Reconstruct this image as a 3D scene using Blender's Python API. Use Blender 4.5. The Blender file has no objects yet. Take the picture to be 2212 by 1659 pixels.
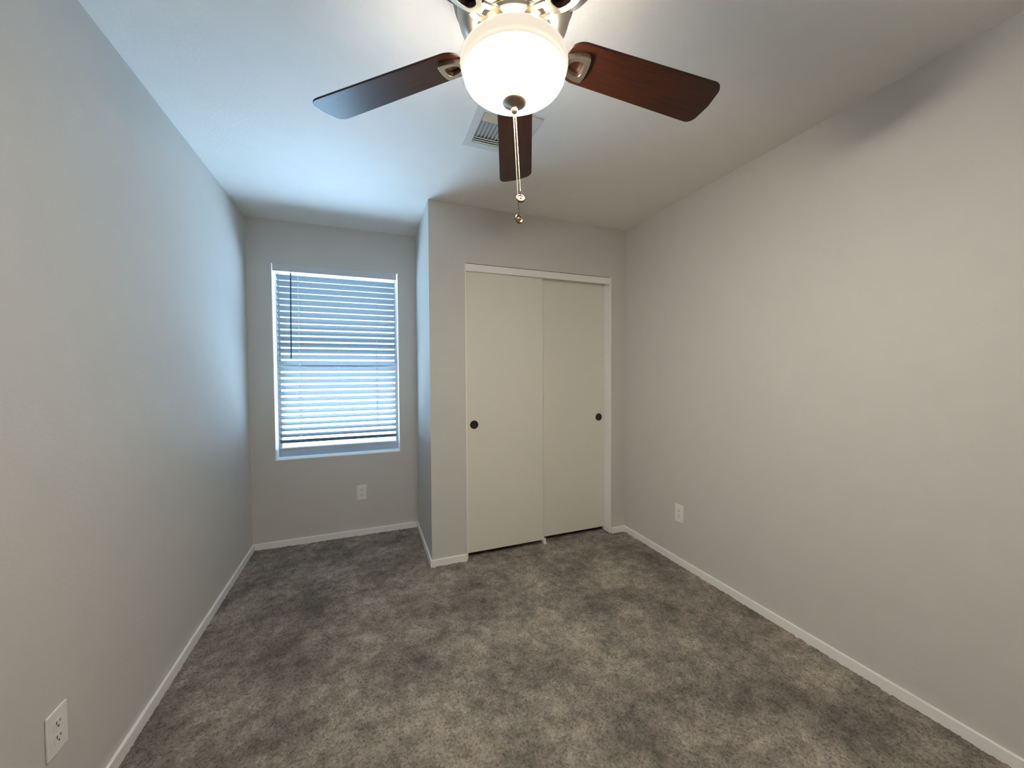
import bpy, bmesh, math, random
import numpy as np
from mathutils import Vector, Matrix
random.seed(7)
S = bpy.context.scene
COL = S.collection
PI = math.pi

# ------------------------------------------------------------------ room numbers (metres)
W, YF, YC, XC, H = 2.767, 3.268, 2.544, 1.197, 2.44   # right wall, window wall, closet wall, closet corner, ceiling
YB, TW = -0.66, 0.16                                  # back wall, wall thickness
WX0, WX1, WZ0, WZ1 = 0.157, 1.057, 0.648, 2.122       # window opening
CX0, CX1, CZ1 = 1.440, 2.632, 2.052                   # closet opening
FX, FY = 1.1806, 0.9577                               # fan axis

# ------------------------------------------------------------------ camera
cd = bpy.data.cameras.new('camera'); cam = bpy.data.objects.new('camera', cd); COL.objects.link(cam)
cd.sensor_fit = 'HORIZONTAL'; cd.sensor_width = 36.0; cd.lens = 817.85 / 2212 * 36.0
cd.clip_start = 0.02; cd.clip_end = 200
r_ = Vector((0.9331, -0.3596, -0.0054)).normalized()
f_ = Vector((0.3593, 0.9328, -0.0294)); f_ = (f_ - r_ * f_.dot(r_)).normalized()
u_ = r_.cross(f_)
M = Matrix((r_, u_, -f_)).transposed().to_4x4(); M.translation = Vector((0.8006, 0.0, 1.2992))
cam.matrix_world = M
S.camera = cam

# ------------------------------------------------------------------ daylight (world) and exposure
SKY_STRENGTH = 14.0
wd = bpy.data.worlds.new('daylight'); S.world = wd; wd.use_nodes = True
nt = wd.node_tree; nt.nodes.clear()
o_ = nt.nodes.new('ShaderNodeOutputWorld'); bg = nt.nodes.new('ShaderNodeBackground')
tc = nt.nodes.new('ShaderNodeTexCoord'); sx = nt.nodes.new('ShaderNodeSeparateXYZ')
mr = nt.nodes.new('ShaderNodeMapRange'); mr.inputs['From Min'].default_value = -1.0; mr.inputs['From Max'].default_value = 1.0
cr = nt.nodes.new('ShaderNodeValToRGB')
stops = [(0.25, (0.86, 1.25, 1.72)),     # sunlit ground close to the house
         (0.42, (0.40, 0.58, 0.80)), (0.47, (0.20, 0.295, 0.40)),
         (0.52, (0.20, 0.300, 0.41)),     # horizon, dimmed to spare the walls beside the window
         (0.65, (0.06, 0.12, 0.19))]     # sky overhead, dimmed to keep the slat undersides dark
while len(cr.color_ramp.elements) < len(stops): cr.color_ramp.elements.new(0.5)
for e, (p, v) in zip(cr.color_ramp.elements, stops): e.position = p; e.color = (*v, 1)
nt.links.new(tc.outputs['Generated'], sx.inputs[0]); nt.links.new(sx.outputs['Z'], mr.inputs['Value'])
nt.links.new(mr.outputs['Result'], cr.inputs['Fac']); nt.links.new(cr.outputs['Color'], bg.inputs['Color'])
bg.inputs['Strength'].default_value = SKY_STRENGTH
nt.links.new(bg.outputs[0], o_.inputs[0])
pl = bpy.data.lights.new('window_portal', 'AREA'); pl.shape = 'RECTANGLE'; pl.size = WX1 - WX0; pl.size_y = WZ1 - WZ0
pl.cycles.is_portal = True
po = bpy.data.objects.new('window_portal', pl); COL.objects.link(po)
po.location = ((WX0 + WX1) / 2, YF + TW + 0.01, (WZ0 + WZ1) / 2); po.rotation_euler = (-PI / 2, 0, 0)

LAMP = 143.0                                              # radiance of the lit fan bowl
S.view_settings.view_transform = 'Standard'; S.view_settings.look = 'None'
S.view_settings.gamma = 1.0; S.view_settings.use_curve_mapping = False
S.view_settings.exposure = 0.0
S.cycles.max_bounces = 16; S.cycles.diffuse_bounces = 10; S.cycles.glossy_bounces = 4
S.cycles.transparent_max_bounces = 12; S.cycles.sample_clamp_indirect = 12.0
S.cycles.caustics_reflective = False; S.cycles.caustics_refractive = False
S.cycles.use_denoising = True

# ------------------------------------------------------------------ materials
def new_mat(name):
    m = bpy.data.materials.new(name); m.use_nodes = True
    return m, m.node_tree, m.node_tree.nodes['Principled BSDF']

def simple(name, col, rough=0.5, metal=0.0, coat=0.0, bump=0.0, bscale=300.0, spec=0.5):
    m, t, b = new_mat(name)
    b.inputs['Base Color'].default_value = (*col, 1); b.inputs['Roughness'].default_value = rough
    b.inputs['Metallic'].default_value = metal; b.inputs['Coat Weight'].default_value = coat
    b.inputs['Specular IOR Level'].default_value = spec
    if bump:
        c = t.nodes.new('ShaderNodeTexCoord'); n = t.nodes.new('ShaderNodeTexNoise'); u = t.nodes.new('ShaderNodeBump')
        n.inputs['Scale'].default_value = bscale; n.inputs['Detail'].default_value = 3
        u.inputs['Strength'].default_value = bump; u.inputs['Distance'].default_value = 0.002
        t.links.new(c.outputs['Object'], n.inputs['Vector']); t.links.new(n.outputs['Fac'], u.inputs['Height'])
        t.links.new(u.outputs['Normal'], b.inputs['Normal'])
    return m

def paint(name, col, bump):
    """rolled wall paint over an orange-peel drywall texture, with a faint unevenness of the paint itself"""
    m, t, b = new_mat(name)
    b.inputs['Roughness'].default_value = 0.62; b.inputs['Specular IOR Level'].default_value = 0.25
    c = t.nodes.new('ShaderNodeTexCoord')
    n = t.nodes.new('ShaderNodeTexNoise'); n.inputs['Scale'].default_value = 70; n.inputs['Detail'].default_value = 4
    n2 = t.nodes.new('ShaderNodeTexNoise'); n2.inputs['Scale'].default_value = 9; n2.inputs['Detail'].default_value = 3
    u = t.nodes.new('ShaderNodeBump'); u.inputs['Strength'].default_value = bump; u.inputs['Distance'].default_value = 0.0025
    mxx = t.nodes.new('ShaderNodeMix'); mxx.data_type = 'RGBA'
    mxx.inputs['A'].default_value = (*[x * 0.97 for x in col], 1); mxx.inputs['B'].default_value = (*[x * 1.03 for x in col], 1)
    for q in (n, n2): t.links.new(c.outputs['Object'], q.inputs['Vector'])
    t.links.new(n.outputs['Fac'], u.inputs['Height']); t.links.new(u.outputs['Normal'], b.inputs['Normal'])
    t.links.new(n2.outputs['Fac'], mxx.inputs['Factor']); t.links.new(mxx.outputs['Result'], b.inputs['Base Color'])
    return m

M_WALL = paint('greige_wall_paint', (0.610, 0.590, 0.557), 0.30)
M_CEIL = paint('ceiling_paint', (0.830, 0.808, 0.768), 0.30)
M_TRIM = simple('white_gloss_trim', (0.90, 0.885, 0.85), 0.35)
M_DOOR = simple('cream_door_paint', (0.75, 0.725, 0.635), 0.45, bump=0.06, bscale=120)
M_DARK = simple('dark_bronze', (0.022, 0.018, 0.015), 0.42, metal=0.4)
M_PLATE = simple('white_plastic', (0.84, 0.82, 0.78), 0.35)
M_SLOT = simple('slot_black', (0.03, 0.03, 0.03), 0.6)
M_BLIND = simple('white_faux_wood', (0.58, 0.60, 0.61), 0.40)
M_SLAT = simple('slat_darkened', (0.150, 0.163, 0.176), 0.45)  # same white as the valance, darkened to put the backlit shade into the colour
M_CORD = simple('white_cord', (0.85, 0.86, 0.86), 0.7)
M_WAND = simple('grey_wand', (0.03, 0.055, 0.10), 0.4)
M_VINYL = simple('almond_vinyl', (0.50, 0.48, 0.48), 0.4)
M_NICKEL = simple('brushed_nickel', (0.62, 0.57, 0.48), 0.30, metal=1.0)
M_NICKD = simple('aged_nickel', (0.34, 0.29, 0.22), 0.34, metal=1.0)
M_BRASS = simple('antique_brass', (0.27, 0.19, 0.095), 0.42, metal=1.0)
M_CHAIN = simple('bead_chain_metal', (0.27, 0.22, 0.165), 0.35, metal=1.0)
M_FINIAL = simple('bronze_finial', (0.30, 0.235, 0.16), 0.42, metal=0.55)
M_VENT = simple('vent_white', (0.66, 0.65, 0.62), 0.45)
M_VENTC = simple('vent_cream', (0.70, 0.65, 0.50), 0.5)
M_VOID = simple('duct_grey', (0.28, 0.28, 0.28), 0.9)

# carpet: taupe cut pile, brushed into lighter and darker patches
M_CARPET, t, b = new_mat('taupe_carpet')
b.inputs['Roughness'].default_value = 1.0; b.inputs['Specular IOR Level'].default_value = 0.05
c = t.nodes.new('ShaderNodeTexCoord')
def nz(scale, detail, rough=0.6):
    n = t.nodes.new('ShaderNodeTexNoise'); n.inputs['Scale'].default_value = scale
    n.inputs['Detail'].default_value = detail; n.inputs['Roughness'].default_value = rough
    t.links.new(c.outputs['Object'], n.inputs['Vector']); return n
def ramp(n, stops):
    r = t.nodes.new('ShaderNodeValToRGB'); t.links.new(n.outputs['Fac'], r.inputs['Fac'])
    while len(r.color_ramp.elements) < len(stops): r.color_ramp.elements.new(0.5)
    for e, (p, v) in zip(r.color_ramp.elements, stops):
        e.position = p; e.color = (v, v, v, 1)
    return r
def mul(a, bb):
    m = t.nodes.new('ShaderNodeMix'); m.data_type = 'RGBA'; m.blend_type = 'MULTIPLY'; m.inputs['Factor'].default_value = 1
    t.links.new(a, m.inputs['A']); t.links.new(bb, m.inputs['B']); return m.outputs['Result']
r1 = ramp(nz(3.2, 5, 0.62), [(0.34, 0.62), (0.50, 0.98), (0.66, 1.38)])
r2 = ramp(nz(16, 4, 0.65), [(0.34, 0.74), (0.66, 1.26)])
r3 = ramp(nz(115, 4, 0.75), [(0.32, 0.38), (0.47, 0.98), (0.70, 1.50)])
bc = t.nodes.new('ShaderNodeRGB'); bc.outputs[0].default_value = (0.275, 0.243, 0.207, 1)
t.links.new(mul(mul(mul(bc.outputs[0], r1.outputs[0]), r2.outputs[0]), r3.outputs[0]), b.inputs['Base Color'])
u = t.nodes.new('ShaderNodeBump'); u.inputs['Strength'].default_value = 0.8; u.inputs['Distance'].default_value = 0.006
t.links.new(nz(260, 3, 0.7).outputs['Fac'], u.inputs['Height']); t.links.new(u.outputs['Normal'], b.inputs['Normal'])

# blade wood: mahogany, grain along the blade (local X)
M_WOOD, t, b = new_mat('mahogany_blade')
c = t.nodes.new('ShaderNodeTexCoord'); mp = t.nodes.new('ShaderNodeMapping'); mp.inputs['Scale'].default_value = (3, 60, 60)
n = t.nodes.new('ShaderNodeTexNoise'); n.inputs['Scale'].default_value = 2.0; n.inputs['Detail'].default_value = 5
rp = t.nodes.new('ShaderNodeValToRGB'); rp.color_ramp.elements[0].color = (0.016, 0.0038, 0.0016, 1); rp.color_ramp.elements[1].color = (0.040, 0.0105, 0.004, 1)
rp.color_ramp.elements[0].position = 0.3; rp.color_ramp.elements[1].position = 0.7
t.links.new(c.outputs['Object'], mp.inputs['Vector']); t.links.new(mp.outputs[0], n.inputs['Vector'])
t.links.new(n.outputs['Fac'], rp.inputs['Fac']); t.links.new(rp.outputs[0], b.inputs['Base Color'])
b.inputs['Roughness'].default_value = 0.36; b.inputs['Coat Weight'].default_value = 0.14; b.inputs['Coat Roughness'].default_value = 0.25; b.inputs['Specular IOR Level'].default_value = 0.33

def glow(name, col, strength, base, bulbs=None):
    m, t, b = new_mat(name)
    b.inputs['Base Color'].default_value = (*base, 1); b.inputs['Roughness'].default_value = 0.35
    b.inputs['Emission Color'].default_value = (*col, 1); b.inputs['Emission Strength'].default_value = strength
    if bulbs:                 # the opal glass glows most where a bulb sits close behind it
        c = t.nodes.new('ShaderNodeTexCoord'); acc = None
        for p, w in bulbs:
            d = t.nodes.new('ShaderNodeVectorMath'); d.operation = 'DISTANCE'; d.inputs[1].default_value = p
            t.links.new(c.outputs['Object'], d.inputs[0])
            q = t.nodes.new('ShaderNodeMath'); q.operation = 'POWER'; q.inputs[1].default_value = -2.0
            t.links.new(d.outputs['Value'], q.inputs[0])
            k = t.nodes.new('ShaderNodeMath'); k.operation = 'MULTIPLY_ADD'; k.inputs[1].default_value = w * strength * 0.01
            t.links.new(q.outputs[0], k.inputs[0])
            if acc: t.links.new(acc.outputs[0], k.inputs[2])
            else: k.inputs[2].default_value = 0.10 * strength
            acc = k
        t.links.new(acc.outputs[0], b.inputs['Emission Strength'])
    return m
WARM = (1.0, 0.91, 0.795)
M_SHADE = glow('lit_opal_glass', WARM, LAMP, (0.85, 0.8, 0.7), [((0.070, -0.010, 2.090), 0.70), ((-0.05, 0.03, 2.10), 0.10)])
M_RIM = glow('opal_glass_rim', (1.0, 0.86, 0.68), 0.92, (0.07, 0.09, 0.075))
M_BULB = glow('lit_bulb', WARM, 200.0, (0.8, 0.8, 0.8))

# window glass: clear pane (transparent with a thin reflection)
M_GLASS = bpy.data.materials.new('window_glass'); M_GLASS.use_nodes = True
t = M_GLASS.node_tree; t.nodes.clear()
oo = t.nodes.new('ShaderNodeOutputMaterial'); mm = t.nodes.new('ShaderNodeMixShader'); mm.inputs[0].default_value = 0.06
tr = t.nodes.new('ShaderNodeBsdfTransparent'); tr.inputs[0].default_value = (0.92, 0.97, 0.98, 1)
gl = t.nodes.new('ShaderNodeBsdfGlossy'); gl.inputs['Roughness'].default_value = 0.02
t.links.new(tr.outputs[0], mm.inputs[1]); t.links.new(gl.outputs[0], mm.inputs[2]); t.links.new(mm.outputs[0], oo.inputs[0])

# ------------------------------------------------------------------ mesh helpers
def box(bm, a, bb):
    x0, y0, z0 = a; x1, y1, z1 = bb
    v = [bm.verts.new(p) for p in ((x0, y0, z0), (x1, y0, z0), (x1, y1, z0), (x0, y1, z0), (x0, y0, z1), (x1, y0, z1), (x1, y1, z1), (x0, y1, z1))]
    for f in ((0, 3, 2, 1), (4, 5, 6, 7), (0, 1, 5, 4), (1, 2, 6, 5), (2, 3, 7, 6), (3, 0, 4, 7)):
        bm.faces.new([v[i] for i in f])

def lathe(bm, prof, n=64, cx=0, cy=0):
    rings = []
    for r, z in prof:
        if r < 1e-6: rings.append([bm.verts.new((cx, cy, z))])
        else: rings.append([bm.verts.new((cx + r * math.cos(2 * PI * i / n), cy + r * math.sin(2 * PI * i / n), z)) for i in range(n)])
    for a, bb in zip(rings, rings[1:]):
        for i in range(n):
            j = (i + 1) % n
            if len(a) == 1 and len(bb) == 1: continue
            if len(a) == 1: bm.faces.new((a[0], bb[j], bb[i]))
            elif len(bb) == 1: bm.faces.new((a[i], a[j], bb[0]))
            else: bm.faces.new((a[i], a[j], bb[j], bb[i]))

def prism(bm, outline, z0, z1, holes=()):
    """extrude a 2-D outline (x, y) between z0 and z1; one optional hole with the same point count as the outline"""
    if not holes:
        lo = [bm.verts.new((x, y, z0)) for x, y in outline]; hi = [bm.verts.new((x, y, z1)) for x, y in outline]
        bm.faces.new(lo[::-1]); bm.faces.new(hi)
        for i in range(len(lo)):
            j = (i + 1) % len(lo); bm.faces.new((lo[i], lo[j], hi[j], hi[i]))
    else:
        h = holes; L = len(outline)
        vs = [[bm.verts.new((x, y, z)) for x, y in o] for z in (z0, z1) for o in (outline, h)]
        ol, hl, oh, hh = vs
        for i in range(L):
            j = (i + 1) % L
            bm.faces.new((ol[j], ol[i], hl[i], hl[j])); bm.faces.new((oh[i], oh[j], hh[j], hh[i]))
            bm.faces.new((ol[i], ol[j], oh[j], oh[i])); bm.faces.new((hl[j], hl[i], hh[i], hh[j]))

def tube(bm, p0, p1, r, n=10):
    p0 = Vector(p0); p1 = Vector(p1); d = (p1 - p0).normalized()
    a = d.orthogonal().normalized(); bb = d.cross(a)
    R = [[bm.verts.new(p + (a * math.cos(2 * PI * i / n) + bb * math.sin(2 * PI * i / n)) * r) for i in range(n)] for p in (p0, p1)]
    for i in range(n):
        j = (i + 1) % n; bm.faces.new((R[0][i], R[0][j], R[1][j], R[1][i]))
    bm.faces.new(R[0][::-1]); bm.faces.new(R[1])

def obj(name, bm, mat, parent=None, smooth=False, bevel=0.0, loc=(0, 0, 0), segs=2):
    bmesh.ops.recalc_face_normals(bm, faces=bm.faces[:])
    me = bpy.data.meshes.new(name); bm.to_mesh(me); bm.free()
    for m in (mat if isinstance(mat, (list, tuple)) else [mat]): me.materials.append(m)
    if smooth:
        for p in me.polygons: p.use_smooth = True
    o = bpy.data.objects.new(name, me); COL.objects.link(o); o.location = loc
    if parent: o.parent = parent
    if bevel:
        md = o.modifiers.new('bevel', 'BEVEL'); md.width = bevel; md.segments = segs; md.limit_method = 'ANGLE'
    return o

def tag(o, label, cat, kind=None, group=None):
    o['label'] = label; o['category'] = cat
    if kind: o['kind'] = kind
    if group: o['group'] = group
    return o

def empty(name, loc=(0, 0, 0)):
    o = bpy.data.objects.new(name, None); COL.objects.link(o); o.location = loc; o.empty_display_size = 0.05
    return o

def struct(name, boxes, mat, label, cat, bevel=0.0):
    bm = bmesh.new()
    for a, bb in boxes: box(bm, a, bb)
    return tag(obj(name, bm, mat, bevel=bevel), label, cat, 'structure')

# ------------------------------------------------------------------ room shell
# carpeted floor: a fine grid whose vertices carry the uneven tufts of the pile
gx, gy = 0.0060, 0.0060
x0, x1, y0, y1 = -0.02, W + 0.02, YB - 0.02, YF + 0.02
nx, ny = int((x1 - x0) / gx) + 1, int((y1 - y0) / gy) + 1
rng = np.random.default_rng(3)
X, Y = np.meshgrid(np.linspace(x0, x1, nx), np.linspace(y0, y1, ny))
def soft(a): return (a + np.roll(a, 1, 0) + np.roll(a, 1, 1) + np.roll(np.roll(a, 1, 0), 1, 1)) / 4.0
Z = 0.45 * rng.random((ny, nx)) + 1.1 * soft(rng.random((ny, nx)))
pits = soft((rng.random((ny, nx)) < 0.011).astype(float)) * 2.0
Z = -0.010 + 0.0075 * Z - 0.011 * pits
X = X + (rng.random((ny, nx)) - 0.5) * gx * 0.5; Y = Y + (rng.random((ny, nx)) - 0.5) * gy * 0.5
me = bpy.data.meshes.new('floor')
me.vertices.add(nx * ny); me.vertices.foreach_set('co', np.stack([X, Y, Z], -1).astype(np.float32).ravel())
idx = np.arange(nx * ny).reshape(ny, nx)
quads = np.stack([idx[:-1, :-1], idx[:-1, 1:], idx[1:, 1:], idx[1:, :-1]], -1).reshape(-1, 4)
nq = len(quads)
me.loops.add(nq * 4); me.loops.foreach_set('vertex_index', quads.ravel().astype(np.int32))
me.polygons.add(nq); me.polygons.foreach_set('loop_start', np.arange(0, nq * 4, 4, dtype=np.int32))
me.polygons.foreach_set('loop_total', np.full(nq, 4, dtype=np.int32)); me.update(calc_edges=True)
me.polygons.foreach_set('use_smooth', np.ones(nq, dtype=bool))
me.materials.append(M_CARPET)
fl = bpy.data.objects.new('floor', me); COL.objects.link(fl)
tag(fl, 'dark taupe cut-pile carpet covering the whole floor', 'floor', 'structure')

struct('ceiling', [((-TW, YB - TW, H), (W + TW, YF + TW, H + 0.12))], M_CEIL, 'flat textured pale ceiling above the fan', 'ceiling')
struct('wall_left', [((-TW, YB - TW, -0.05), (0, YF + TW, H))], M_WALL, 'long greige wall on the side of the window', 'wall')
struct('wall_right', [((W, YB - TW, -0.05), (W + TW, YF + TW, H))], M_WALL, 'long bare greige wall beside the closet', 'wall')
struct('wall_back', [((0, YB - TW, -0.05), (W, YB, H))], M_WALL, 'greige wall behind the viewer', 'wall')
struct('wall_far', [((0, YF, -0.05), (WX0, YF + TW, H)), ((WX1, YF, -0.05), (W, YF + TW, H)),
                    ((WX0, YF, -0.05), (WX1, YF + TW, WZ0)), ((WX0, YF, WZ1), (WX1, YF + TW, H))], M_WALL,
       'short greige wall that holds the window', 'wall')
struct('wall_alcove', [((XC, YC, -0.05), (XC + 0.11, YF, H))], M_WALL, 'narrow side of the closet facing the window alcove', 'wall')
T2 = 0.11
struct('wall_closet', [((XC + T2, YC, -0.05), (CX0, YC + T2, H)), ((CX1, YC, -0.05), (W, YC + T2, H)),
                       ((CX0, YC, CZ1), (CX1, YC + T2, H))], M_WALL, 'greige wall around the closet opening', 'wall')

# baseboards: eased top edge
BT, BH, B0 = 0.0125, 0.043, -0.012
def base(name, a, bb, label):
    struct(name, [((*a, B0), (*bb, BH))], M_TRIM, label, 'baseboard', bevel=0.004)
base('baseboard_left', (0, YB), (BT, YF), 'white baseboard along the wall on the window side')
base('baseboard_far', (BT, YF - BT), (XC - BT, YF), 'white baseboard under the window')
base('baseboard_alcove', (XC - BT, YC - BT), (XC, YF), 'short white baseboard along the closet side in the alcove')
base('baseboard_closet', (XC, YC - BT), (CX0 - 0.001, YC), 'short white baseboard between the closet corner and the closet doors')
base('baseboard_corner', (CX1 + 0.002, YC - BT), (W - BT, YC), 'tiny white baseboard between the closet doors and the long bare wall')
base('baseboard_right', (W - BT, YB), (W, YC), 'white baseboard along the long bare wall')
base('baseboard_back', (BT, YB), (W - BT, YB + BT), 'white baseboard behind the viewer')

# closet trim: jambs and header fascia
struct('trim_1', [((CX0, YC + 0.003, 0.0), (CX0 + 0.007, YC + T2, CZ1))], M_TRIM, 'thin white jamb beside the left closet door', 'trim')
struct('trim_2', [((CX1 - 0.016, YC - 0.001, 0.0), (CX1, YC + T2, CZ1))], M_TRIM, 'white jamb beside the right closet door', 'trim', bevel=0.0015)
struct('trim_3', [((CX0 + 0.0075, YC + 0.002, CZ1 - 0.052), (CX1 - 0.0165, YC + 0.020, CZ1 - 0.003)),
                  ((CX0 + 0.0075, YC + 0.020, CZ1 - 0.020), (CX1 - 0.0165, YC + T2, CZ1 - 0.003))], M_TRIM,
       'white header board hiding the closet door track', 'trim', bevel=0.0015)

def closet_door(name, xa, xb, y, pull_x, label):
    bm = bmesh.new(); box(bm, (xa, y, 0.030), (xb, y + 0.034, CZ1 - 0.022))
    d = tag(obj(name, bm, M_DOOR, bevel=0.004, segs=3), label, 'door', 'structure')
    bm = bmesh.new()      # round flush cup pull: flange, wall and sunk bottom
    lathe(bm, [(0.0, 0.0006), (0.021, 0.0006), (0.0235, 0.0012), (0.0250, 0.0030), (0.0285, 0.0030), (0.0300, 0.0014), (0.0300, 0.0)], 40)
    h = obj('finger_pull', bm, M_DARK, d, smooth=True, loc=(pull_x, y - 0.0001, 0.937)); h.rotation_euler = (PI / 2, 0, 0)
    h['label'] = 'round dark bronze finger pull'
    return d
closet_door('door_1', CX0 + 0.010, 2.040, YC + 0.022, 1.503, 'cream flat closet door sliding in front, its dark pull beside the closet corner')
closet_door('door_2', 1.990, CX1 - 0.0175, YC + 0.068, 2.560, 'cream flat closet door sliding behind the other, its dark pull next to the long bare wall')
bm = bmesh.new(); box(bm, (2.042, YC + 0.018, -0.004), (2.064, YC + 0.102, 0.006)); box(bm, (2.043, YC + 0.020, 0.006), (2.058, YC + 0.0215, 0.045)); box(bm, (2.043, YC + 0.0575, 0.006), (2.062, YC + 0.0625, 0.045))
tag(obj('door_guide', bm, M_PLATE, bevel=0.001), 'small white plastic floor guide between the two closet doors', 'door guide')

# ------------------------------------------------------------------ window
YG = YF + 0.118
win = empty('window_1', (0, 0, 0)); tag(win, 'white single-hung window behind the blind', 'window', 'structure')
bm = bmesh.new(); fw = 0.014
box(bm, (WX0, YG, WZ0), (WX0 + fw, YG + 0.04, WZ1)); box(bm, (WX1 - fw, YG, WZ0), (WX1, YG + 0.04, WZ1))
box(bm, (WX0 + fw, YG, WZ0), (WX1 - fw, YG + 0.04, WZ0 + 0.036)); box(bm, (WX0 + fw, YG, WZ1 - fw), (WX1 - fw, YG + 0.04, WZ1))
obj('window_frame', bm, M_VINYL, win, bevel=0.002)
bm = bmesh.new(); lt = 0.004      # white boards added over the opening's returns and sill to brighten them
box(bm, (WX0, YF - 0.001, WZ0), (WX0 + lt, YG, WZ1)); box(bm, (WX1 - lt, YF - 0.001, WZ0), (WX1, YG, WZ1)); box(bm, (WX0 + lt, YF + 0.001, WZ1 - lt), (WX1 - lt, YG, WZ1))
obj('added_liner', bm, M_TRIM, win)
bm = bmesh.new(); box(bm, (WX0 + lt, YF - 0.002, WZ0), (WX1 - lt, YG, WZ0 + 0.006))
obj('window_sill', bm, M_TRIM, win, bevel=0.001)
ZM = 1.365
def sash(z0, z1, y, rail):
    bm = bmesh.new(); a, c2 = WX0 + fw, WX1 - fw; s = 0.012
    box(bm, (a, y, z0), (a + s, y + 0.018, z1)); box(bm, (c2 - s, y, z0), (c2, y + 0.018, z1))
    box(bm, (a + s, y, z0), (c2 - s, y + 0.018, z0 + rail)); box(bm, (a + s, y, z1 - rail), (c2 - s, y + 0.018, z1))
    o = obj('sash', bm, M_VINYL, win, bevel=0.0015)
    bm = bmesh.new(); box(bm, (a + s, y + 0.007, z0 + rail), (c2 - s, y + 0.010, z1 - rail))
    obj('glass_pane', bm, M_GLASS, o)
sash(WZ0 + 0.036, ZM + 0.012, YG + 0.001, 0.022)
sash(ZM - 0.012, WZ1 - fw, YG + 0.0205, 0.022)

# ------------------------------------------------------------------ blind
bl = empty('window_blind', ((WX0 + WX1) / 2, YF + 0.04, WZ0 + 0.06))
tag(bl, 'white horizontal slat blind hanging in the window', 'blind')
off = -Vector(bl.location)
BX0, BX1, BY = 0.183, 1.033, YF + 0.042
bm = bmesh.new(); box(bm, (0.166, YF - 0.010, 2.064), (1.043, YF - 0.001, 2.1215))
obj('valance', bm, M_BLIND, bl, bevel=0.003, loc=off)
bm = bmesh.new(); box(bm, (BX0, BY - 0.026, 2.068), (BX1, BY + 0.026, 2.112))
obj('headrail', bm, M_BLIND, bl, bevel=0.002, loc=off)
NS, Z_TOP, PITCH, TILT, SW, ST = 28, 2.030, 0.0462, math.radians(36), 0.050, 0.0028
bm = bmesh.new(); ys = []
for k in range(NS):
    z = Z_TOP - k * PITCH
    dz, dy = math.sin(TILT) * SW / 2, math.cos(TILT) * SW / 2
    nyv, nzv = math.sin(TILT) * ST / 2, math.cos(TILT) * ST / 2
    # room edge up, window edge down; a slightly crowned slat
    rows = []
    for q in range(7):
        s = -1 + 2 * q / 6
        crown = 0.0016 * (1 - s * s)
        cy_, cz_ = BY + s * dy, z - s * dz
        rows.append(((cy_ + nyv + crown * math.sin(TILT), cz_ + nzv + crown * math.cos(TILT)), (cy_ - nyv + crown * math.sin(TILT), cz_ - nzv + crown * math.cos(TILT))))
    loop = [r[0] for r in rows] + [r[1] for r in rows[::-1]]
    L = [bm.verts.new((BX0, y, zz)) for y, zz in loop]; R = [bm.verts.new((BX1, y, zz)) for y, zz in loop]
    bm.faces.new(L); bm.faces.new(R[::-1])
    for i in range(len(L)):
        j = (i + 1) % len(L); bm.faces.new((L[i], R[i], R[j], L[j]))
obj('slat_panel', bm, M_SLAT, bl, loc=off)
ZR = 0.7245
bm = bmesh.new(); box(bm, (BX0, BY - 0.025, ZR - 0.011), (BX1, BY + 0.025, ZR + 0.011))
obj('bottom_rail', bm, M_BLIND, bl, bevel=0.003, loc=off)
for xl in (0.326, 0.885):
    bm = bmesh.new()
    tube(bm, (xl, BY - 0.0275, 2.07), (xl, BY - 0.0275, ZR + 0.004), 0.0011, 8)
    tube(bm, (xl, BY + 0.0275, 2.07), (xl, BY + 0.0275, ZR + 0.004), 0.0011, 8)
    for k in range(NS):
        z = Z_TOP - k * PITCH; dz, dy = math.sin(TILT) * SW / 2, math.cos(TILT) * SW / 2
        tube(bm, (xl, BY - 0.0275, z + dz - 0.003), (xl, BY + 0.0275, z - dz - 0.004), 0.0006, 6)
    obj('ladder_cord', bm, M_CORD, bl, loc=off)
bm = bmesh.new(); tube(bm, (0.605, BY - 0.0275, 2.07), (0.605, BY - 0.0275, ZR + 0.004), 0.0006, 8)
obj('lift_cord', bm, M_CORD, bl, loc=off)
bm = bmesh.new(); tube(bm, (0.283, YF + 0.006, 2.058), (0.275, YF + 0.003, 1.412), 0.0045, 8); tube(bm, (0.283, YF + 0.006, 2.078), (0.283, YF + 0.006, 2.056), 0.0018, 8)
w_ = obj('tilt_wand', bm, M_WAND, bl, loc=off); w_['label'] = 'thin dark tilt wand'

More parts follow.
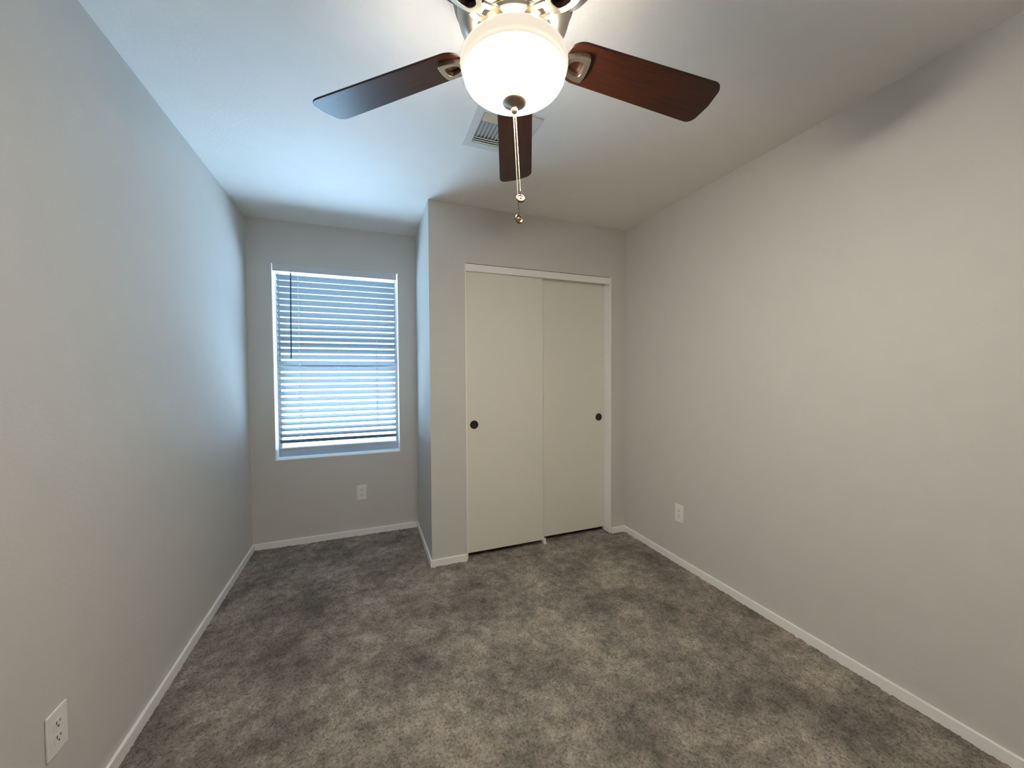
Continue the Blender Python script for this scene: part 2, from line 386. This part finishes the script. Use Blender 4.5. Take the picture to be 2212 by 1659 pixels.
# ------------------------------------------------------------------ wall outlets (built facing -Y, then turned)
def outlet(loc, rz, label):
    e = empty('power_outlet', loc); e.rotation_euler = (0, 0, rz)
    tag(e, label, 'outlet', group='white wall outlets')
    bm = bmesh.new(); box(bm, (-0.0365, -0.0060, -0.060), (0.0365, 0, 0.060))
    obj('cover_plate', bm, M_PLATE, e, bevel=0.003, segs=3)
    for s in (1, -1):
        bm = bmesh.new(); pts = []
        for i in range(32):
            a = 2 * PI * i / 32; x, z = 0.0172 * math.cos(a), 0.0172 * math.sin(a)
            pts.append((x, max(-0.0138, min(0.0138, z))))
        prism(bm, pts, 0, 0.0012)
        r = obj('receptacle', bm, M_PLATE, e, loc=(0, -0.0060, s * 0.0195)); r.rotation_euler = (PI / 2, 0, 0)
        bm = bmesh.new()
        box(bm, (-0.0076, -0.0005, 0.0012), (-0.0050, 0.0085, 0.0016)); box(bm, (0.0050, 0.0005, 0.0012), (0.0074, 0.0080, 0.0016))
        prism(bm, [(0.0027 * math.cos(a), -0.0072 + 0.0027 * math.sin(a)) for a in [2 * PI * i / 14 for i in range(14)]], 0.0012, 0.0016)
        sl = obj('slot', bm, M_SLOT, r)
    bm = bmesh.new(); lathe(bm, [(0.0, 0.0012), (0.0024, 0.0010), (0.0030, 0.0)], 16)
    sc = obj('screw', bm, M_PLATE, e, smooth=True, loc=(0, -0.0060, 0)); sc.rotation_euler = (PI / 2, 0, 0)
    return e
outlet((0.754, YF, 0.343), 0, 'white duplex outlet below the window')
outlet((W, 1.961, 0.343), -PI / 2, 'white duplex outlet on the long bare wall beside the closet')
outlet((0.0, 1.377, 0.337), PI / 2, 'white duplex outlet low on the bluish wall left of the window')

# ------------------------------------------------------------------ ceiling vent
vx, vy = 1.4135, 1.7225
vent = empty('ceiling_vent', (vx, vy, H)); tag(vent, 'square white louvered air vent in the ceiling behind the fan', 'vent')
a, bI = 0.153, 0.112
def sq(h): return [(-h, -h), (h, -h), (h, h), (-h, h)]
bm = bmesh.new(); prism(bm, sq(a), -0.006, 0.0, sq(bI)); obj('vent_frame', bm, M_VENT, vent, bevel=0.002)
bm = bmesh.new(); box(bm, (-bI, -bI, -0.0012), (bI, bI, -0.0004)); obj('vent_duct', bm, M_VOID, vent)
def blade_bar(bm, ax, p, q0, q1, half, tilt):
    """slanted strip: ax 'x' runs along X at y=p, 'y' runs along Y at x=p"""
    d, z = half * math.cos(tilt), half * math.sin(tilt)
    c0 = [(p - d, -0.0075 - z), (p + d, -0.0075 + z), (p + d, -0.0062 + z), (p - d, -0.0062 - z)]
    A = [bm.verts.new((q0, s, zz) if ax == 'x' else (s, q0, zz)) for s, zz in c0]
    B = [bm.verts.new((q1, s, zz) if ax == 'x' else (s, q1, zz)) for s, zz in c0]
    bm.faces.new(A); bm.faces.new(B[::-1])
    for i in range(4):
        j = (i + 1) % 4; bm.faces.new((A[i], B[i], B[j], A[j]))
for s in (-1, 1):
    bm = bmesh.new()
    for k in range(3): blade_bar(bm, 'x', s * (0.101 - 0.0165 * k), -bI + 0.002, bI - 0.002, 0.0078, s * 0.30)
    g = obj('louver_bank', bm, M_VENTC, vent); g['label'] = 'cream bank of louvers'
bm = bmesh.new()
for k in range(12): blade_bar(bm, 'y', -0.099 + 0.018 * k, -0.056, 0.056, 0.0078, 0.50 if k < 6 else -0.50)
obj('louver_bank', bm, M_VENT, vent)

# ------------------------------------------------------------------ ceiling fan
fan = empty('ceiling_fan', (FX, FY, H))
tag(fan, 'brushed nickel ceiling fan with five mahogany blades and a lit glass bowl', 'ceiling fan')
dH = (0, 0, -H)        # parts below are modelled with z = height above the floor
bm = bmesh.new()
lathe(bm, [(0.0, H), (0.118, H), (0.124, 2.425), (0.132, 2.385), (0.150, 2.345), (0.158, 2.315), (0.158, 2.270), (0.154, 2.262), (0.1495, 2.2565), (0.1485, 2.252), (0.1495, 2.248),
           (0.1480, 2.236), (0.144, 2.222), (0.128, 2.208), (0.108, 2.198), (0.0, 2.198)], 96)
obj('motor_housing', bm, M_NICKEL, fan, smooth=True, loc=dH)
bm = bmesh.new(); lathe(bm, [(0.1585, 2.318), (0.1605, 2.312), (0.1605, 2.274), (0.1585, 2.2655), (0.1545, 2.2585), (0.1500, 2.2540)], 96)
hb = obj('housing_band', bm, M_NICKD, fan, smooth=True, loc=dH); hb['label'] = 'dark metal band round the motor housing'
bm = bmesh.new(); lathe(bm, [(0.0, 2.197), (0.098, 2.197), (0.100, 2.190), (0.098, 2.182), (0.070, 2.180), (0.068, 2.160), (0.066, 2.156), (0.0, 2.156)], 64)
obj('flywheel', bm, M_NICKEL, fan, smooth=True, loc=dH)
bm = bmesh.new(); lathe(bm, [(0.0, 2.1555), (0.094, 2.1555), (0.098, 2.151), (0.098, 2.143), (0.093, 2.139), (0.0, 2.139)], 72)
obj('light_fitter', bm, M_NICKEL, fan, smooth=True, loc=dH)

# blades: local frame has X along the blade; pitch and droop are modelled in
PIT, DRP, ZB = -0.2, 0.0563, 2.163
def surf(r, s, d=0.0):    # point on the blade plane: r along, s across, d above the mid-plane
    return (r, s * math.cos(PIT), ZB - DRP * (r - 0.2) + s * math.sin(PIT) + d)
def outline(n=10):
    R0, R1 = 0.150, 0.640
    hw = lambda r: 0.0583 + (0.0690 - 0.0583) * (r - 0.2) / 0.44
    pts = []
    for i in range(n + 1):          # rounded root
        a_ = PI / 2 + (PI / 2) * i / n
        pts.append((R0 + 0.045 + 0.045 * math.cos(a_), -(hw(R0) - 0.036) - 0.036 * math.sin(a_)))
    for i in range(n + 1):
        a_ = PI + (-PI / 2) * i / n
        pts.append((R0 + 0.045 + 0.045 * math.cos(a_), (hw(R0) - 0.036) + 0.036 * math.sin(a_)))
    c_ = 0.030
    for i in range(n + 1):          # tip corners, slightly bowed end
        a_ = PI / 2 - (PI / 2) * i / n
        pts.append((R1 - c_ - 0.004 + c_ * math.cos(a_), hw(R1) - c_ + c_ * math.sin(a_)))
    pts.append((R1 + 0.001, 0.0))
    for i in range(n + 1):
        a_ = -(PI / 2) * i / n
        pts.append((R1 - c_ - 0.004 + c_ * math.cos(a_), -(hw(R1) - c_) + c_ * math.sin(a_)))
    return pts
def slab(bm, pts, d0, d1):
    lo = [bm.verts.new(surf(x, y, d0)) for x, y in pts]; hi = [bm.verts.new(surf(x, y, d1)) for x, y in pts]
    bm.faces.new(lo); bm.faces.new(hi)
    for i in range(len(lo)):
        j = (i + 1) % len(lo); bm.faces.new((lo[i], lo[j], hi[j], hi[i]))
bm = bmesh.new(); slab(bm, outline(), -0.003, 0.003)
blade0 = obj('blade', bm, M_WOOD, fan, bevel=0.0015, loc=dH)
# blade iron: shield-shaped holder with a D-shaped opening under the blade root, a neck up to the flywheel
def radial(poly, c, n):
    """sample a closed outline at n angles round c, so outline and opening share a point count"""
    out = []
    for i in range(n):
        a_ = 2 * PI * (i + 0.5) / n; d = (math.cos(a_), math.sin(a_)); best = None
        for (px, py), (qx, qy) in zip(poly, poly[1:] + poly[:1]):
            ex, ey = qx - px, qy - py; den = d[0] * ey - d[1] * ex
            if abs(den) < 1e-12: continue
            t_ = ((px - c[0]) * ey - (py - c[1]) * ex) / den; w_ = ((px - c[0]) * d[1] - (py - c[1]) * d[0]) / den
            if t_ > 0 and -1e-9 <= w_ <= 1 + 1e-9 and (best is None or t_ < best): best = t_
        out.append((c[0] + d[0] * best, c[1] + d[1] * best))
    return out
def shield():
    half = [(0.2155, 0.0), (0.2145, 0.016), (0.2110, 0.0335), (0.2085, 0.0360), (0.196, 0.0362), (0.180, 0.0335), (0.164, 0.0280), (0.150, 0.0205), (0.143, 0.0150), (0.140, 0.006)]
    hole = [(0.2010, 0.0), (0.2000, 0.011), (0.1970, 0.0185), (0.1910, 0.0215), (0.180, 0.0205), (0.168, 0.0165), (0.1605, 0.0110), (0.1585, 0.004)]
    full = lambda h: h + [(x, -y) for x, y in h[::-1] if y > 0]
    c = (0.182, 0.0)
    return radial(full(half), c, 72), radial(full(hole), c, 72)
so, sh = shield()
bm = bmesh.new()
ring = [[bm.verts.new(surf(x, y, d)) for x, y in pts] for d, pts in ((-0.0175, so), (-0.0175, sh), (-0.0035, so), (-0.0035, sh))]
ol, hl, oh, hh = ring
for i in range(len(so)):
    j = (i + 1) % len(so)
    bm.faces.new((ol[j], ol[i], hl[i], hl[j])); bm.faces.new((oh[i], oh[j], hh[j], hh[i]))
    bm.faces.new((ol[i], ol[j], oh[j], oh[i])); bm.faces.new((hl[j], hl[i], hh[i], hh[j]))
# two curved neck straps
for s in (-1, 1):
    prev = None; N = 12
    for i in range(N + 1):
        q = i / N
        r = 0.072 + (0.150 - 0.072) * q
        z = 2.184 + (surf(0.150, 0, -0.010)[2] - 2.184) * (q * q * (3 - 2 * q))
        y = s * (0.016 + 0.006 * math.sin(PI * q)) ; hw_, ht = 0.0075, 0.004
        sec = [bm.verts.new((r, y - hw_, z - ht)), bm.verts.new((r, y + hw_, z - ht)), bm.verts.new((r, y + hw_, z + ht)), bm.verts.new((r, y - hw_, z + ht))]
        if prev:
            for k in range(4): bm.faces.new((prev[k], prev[(k + 1) % 4], sec[(k + 1) % 4], sec[k]))
        else: bm.faces.new(sec[::-1])
        prev = sec
    bm.faces.new(prev)
iron0 = obj('blade_iron', bm, M_NICKEL, fan, bevel=0.0012, loc=dH)
A0 = 2.4437
for k in range(5):
    ang = A0 - k * 2 * PI / 5
    for src in (blade0, iron0):
        o = src if k == 0 else src.copy()
        if k: COL.objects.link(o); o.parent = fan
        o.rotation_euler = (0, 0, ang)

# glass bowl: rolled rim, a groove below it, then the bell
bm = bmesh.new()
lathe(bm, [(0.1340, 2.0862), (0.1340, 2.0830), (0.1325, 2.0775), (0.1300, 2.0730), (0.1255, 2.0680), (0.1165, 2.0610), (0.1050, 2.0530), (0.0900, 2.0435), (0.0720, 2.0345),
           (0.0500, 2.0270), (0.0280, 2.0225), (0.0, 2.0210)], 96)
bowl = obj('lamp_shade', bm, M_SHADE, fan, smooth=True, loc=dH); bowl['label'] = 'lit opal glass bowl'
bm = bmesh.new()
lathe(bm, [(0.1335, 2.0862), (0.1342, 2.0890), (0.1338, 2.0915), (0.1375, 2.0940), (0.1402, 2.0985), (0.1418, 2.1060), (0.1420, 2.1140), (0.1395, 2.1230), (0.1330, 2.1310), (0.1240, 2.1360), (0.1190, 2.1370), (0.1180, 2.1350),
           (0.1220, 2.1320), (0.1300, 2.1265), (0.1360, 2.1190), (0.1380, 2.1125), (0.1370, 2.1050), (0.1325, 2.0950), (0.1320, 2.0862)], 96)
ri = obj('shade_rim', bm, M_RIM, bowl, smooth=True); ri['label'] = 'dimmer rolled glass rim'
for bx, by in ((0.052, -0.010), (-0.045, 0.028)):
    bm = bmesh.new(); lathe(bm, [(0.0, 2.120), (0.010, 2.118), (0.012, 2.108), (0.019, 2.100), (0.0225, 2.088), (0.019, 2.075), (0.011, 2.067), (0.0, 2.0645)], 20)
    obj('light_bulb', bm, M_BULB, bowl, smooth=True, loc=(bx, by, 0))
bm = bmesh.new()
lathe(bm, [(0.0, 2.0225), (0.030, 2.0215), (0.0325, 2.0190), (0.0315, 2.0165), (0.024, 2.0125), (0.013, 2.0085), (0.0080, 2.0065), (0.0072, 2.0040), (0.0086, 2.0020), (0.0092, 1.9975), (0.0078, 1.9930), (0.0045, 1.9900), (0.0, 1.9895)], 48)
fi = obj('finial', bm, M_FINIAL, fan, smooth=True, loc=dH); fi['label'] = 'aged bronze finial under the bowl'

# pull chains: bead chains ending in a round medallion
def chain(p0, p1, nb, rb, med_tilt, name='pull_chain'):
    bm = bmesh.new(); p0 = Vector(p0); p1 = Vector(p1)
    for i in range(nb):
        p = p0.lerp(p1, i / (nb - 1))
        bmesh.ops.create_icosphere(bm, subdivisions=1, radius=rb, matrix=Matrix.Translation(p))
    tube(bm, p0, p1, rb * 0.3, 6)
    tube(bm, p1 + Vector((0, 0, 0.004)), p1 - Vector((0, 0, 0.010)), 0.0016, 8)
    c_ = obj(name, bm, M_CHAIN, fan, smooth=True, loc=(-FX, -FY, -H))
    bm = bmesh.new()       # medallion: rimmed disc with a raised boss
    lathe(bm, [(0.0, 0.0042), (0.0022, 0.0038), (0.0034, 0.0022), (0.0078, 0.0020), (0.0092, 0.0038), (0.0112, 0.0038), (0.0124, 0.0020), (0.0124, -0.0020), (0.0112, -0.0036), (0.0092, -0.0036), (0.0078, -0.0020), (0.0, -0.0022)], 40)
    for q in range(4):     # raised leaf shapes on the face
        a_ = q * PI / 2 + 0.5
        bmesh.ops.create_icosphere(bm, subdivisions=2, radius=1.0, matrix=Matrix.Rotation(a_, 4, 'Z') @ Matrix.Translation((0.0052, 0, 0.0020)) @ Matrix.Diagonal((0.0026, 0.0014, 0.0010, 1)))
    m_ = obj('medallion', bm, M_BRASS, c_, smooth=True, loc=p1 - Vector((0, 0, 0.0205)))
    m_.rotation_euler = med_tilt
    return c_
lean = Vector((0.9331, -0.3596, 0)) * 0.0115
top = Vector((FX, FY, 1.991))
chain(top + Vector((0.0028, -0.0010, 0)), top + lean + Vector((0.003, -0.001, -0.204)), 58, 0.0021, (math.radians(66), 0.1, math.radians(-12)))
chain(top + Vector((-0.0022, 0.0010, 0)), top + lean + Vector((-0.001, 0.0015, -0.258)), 74, 0.0020, (math.radians(78), 0.25, math.radians(14)))
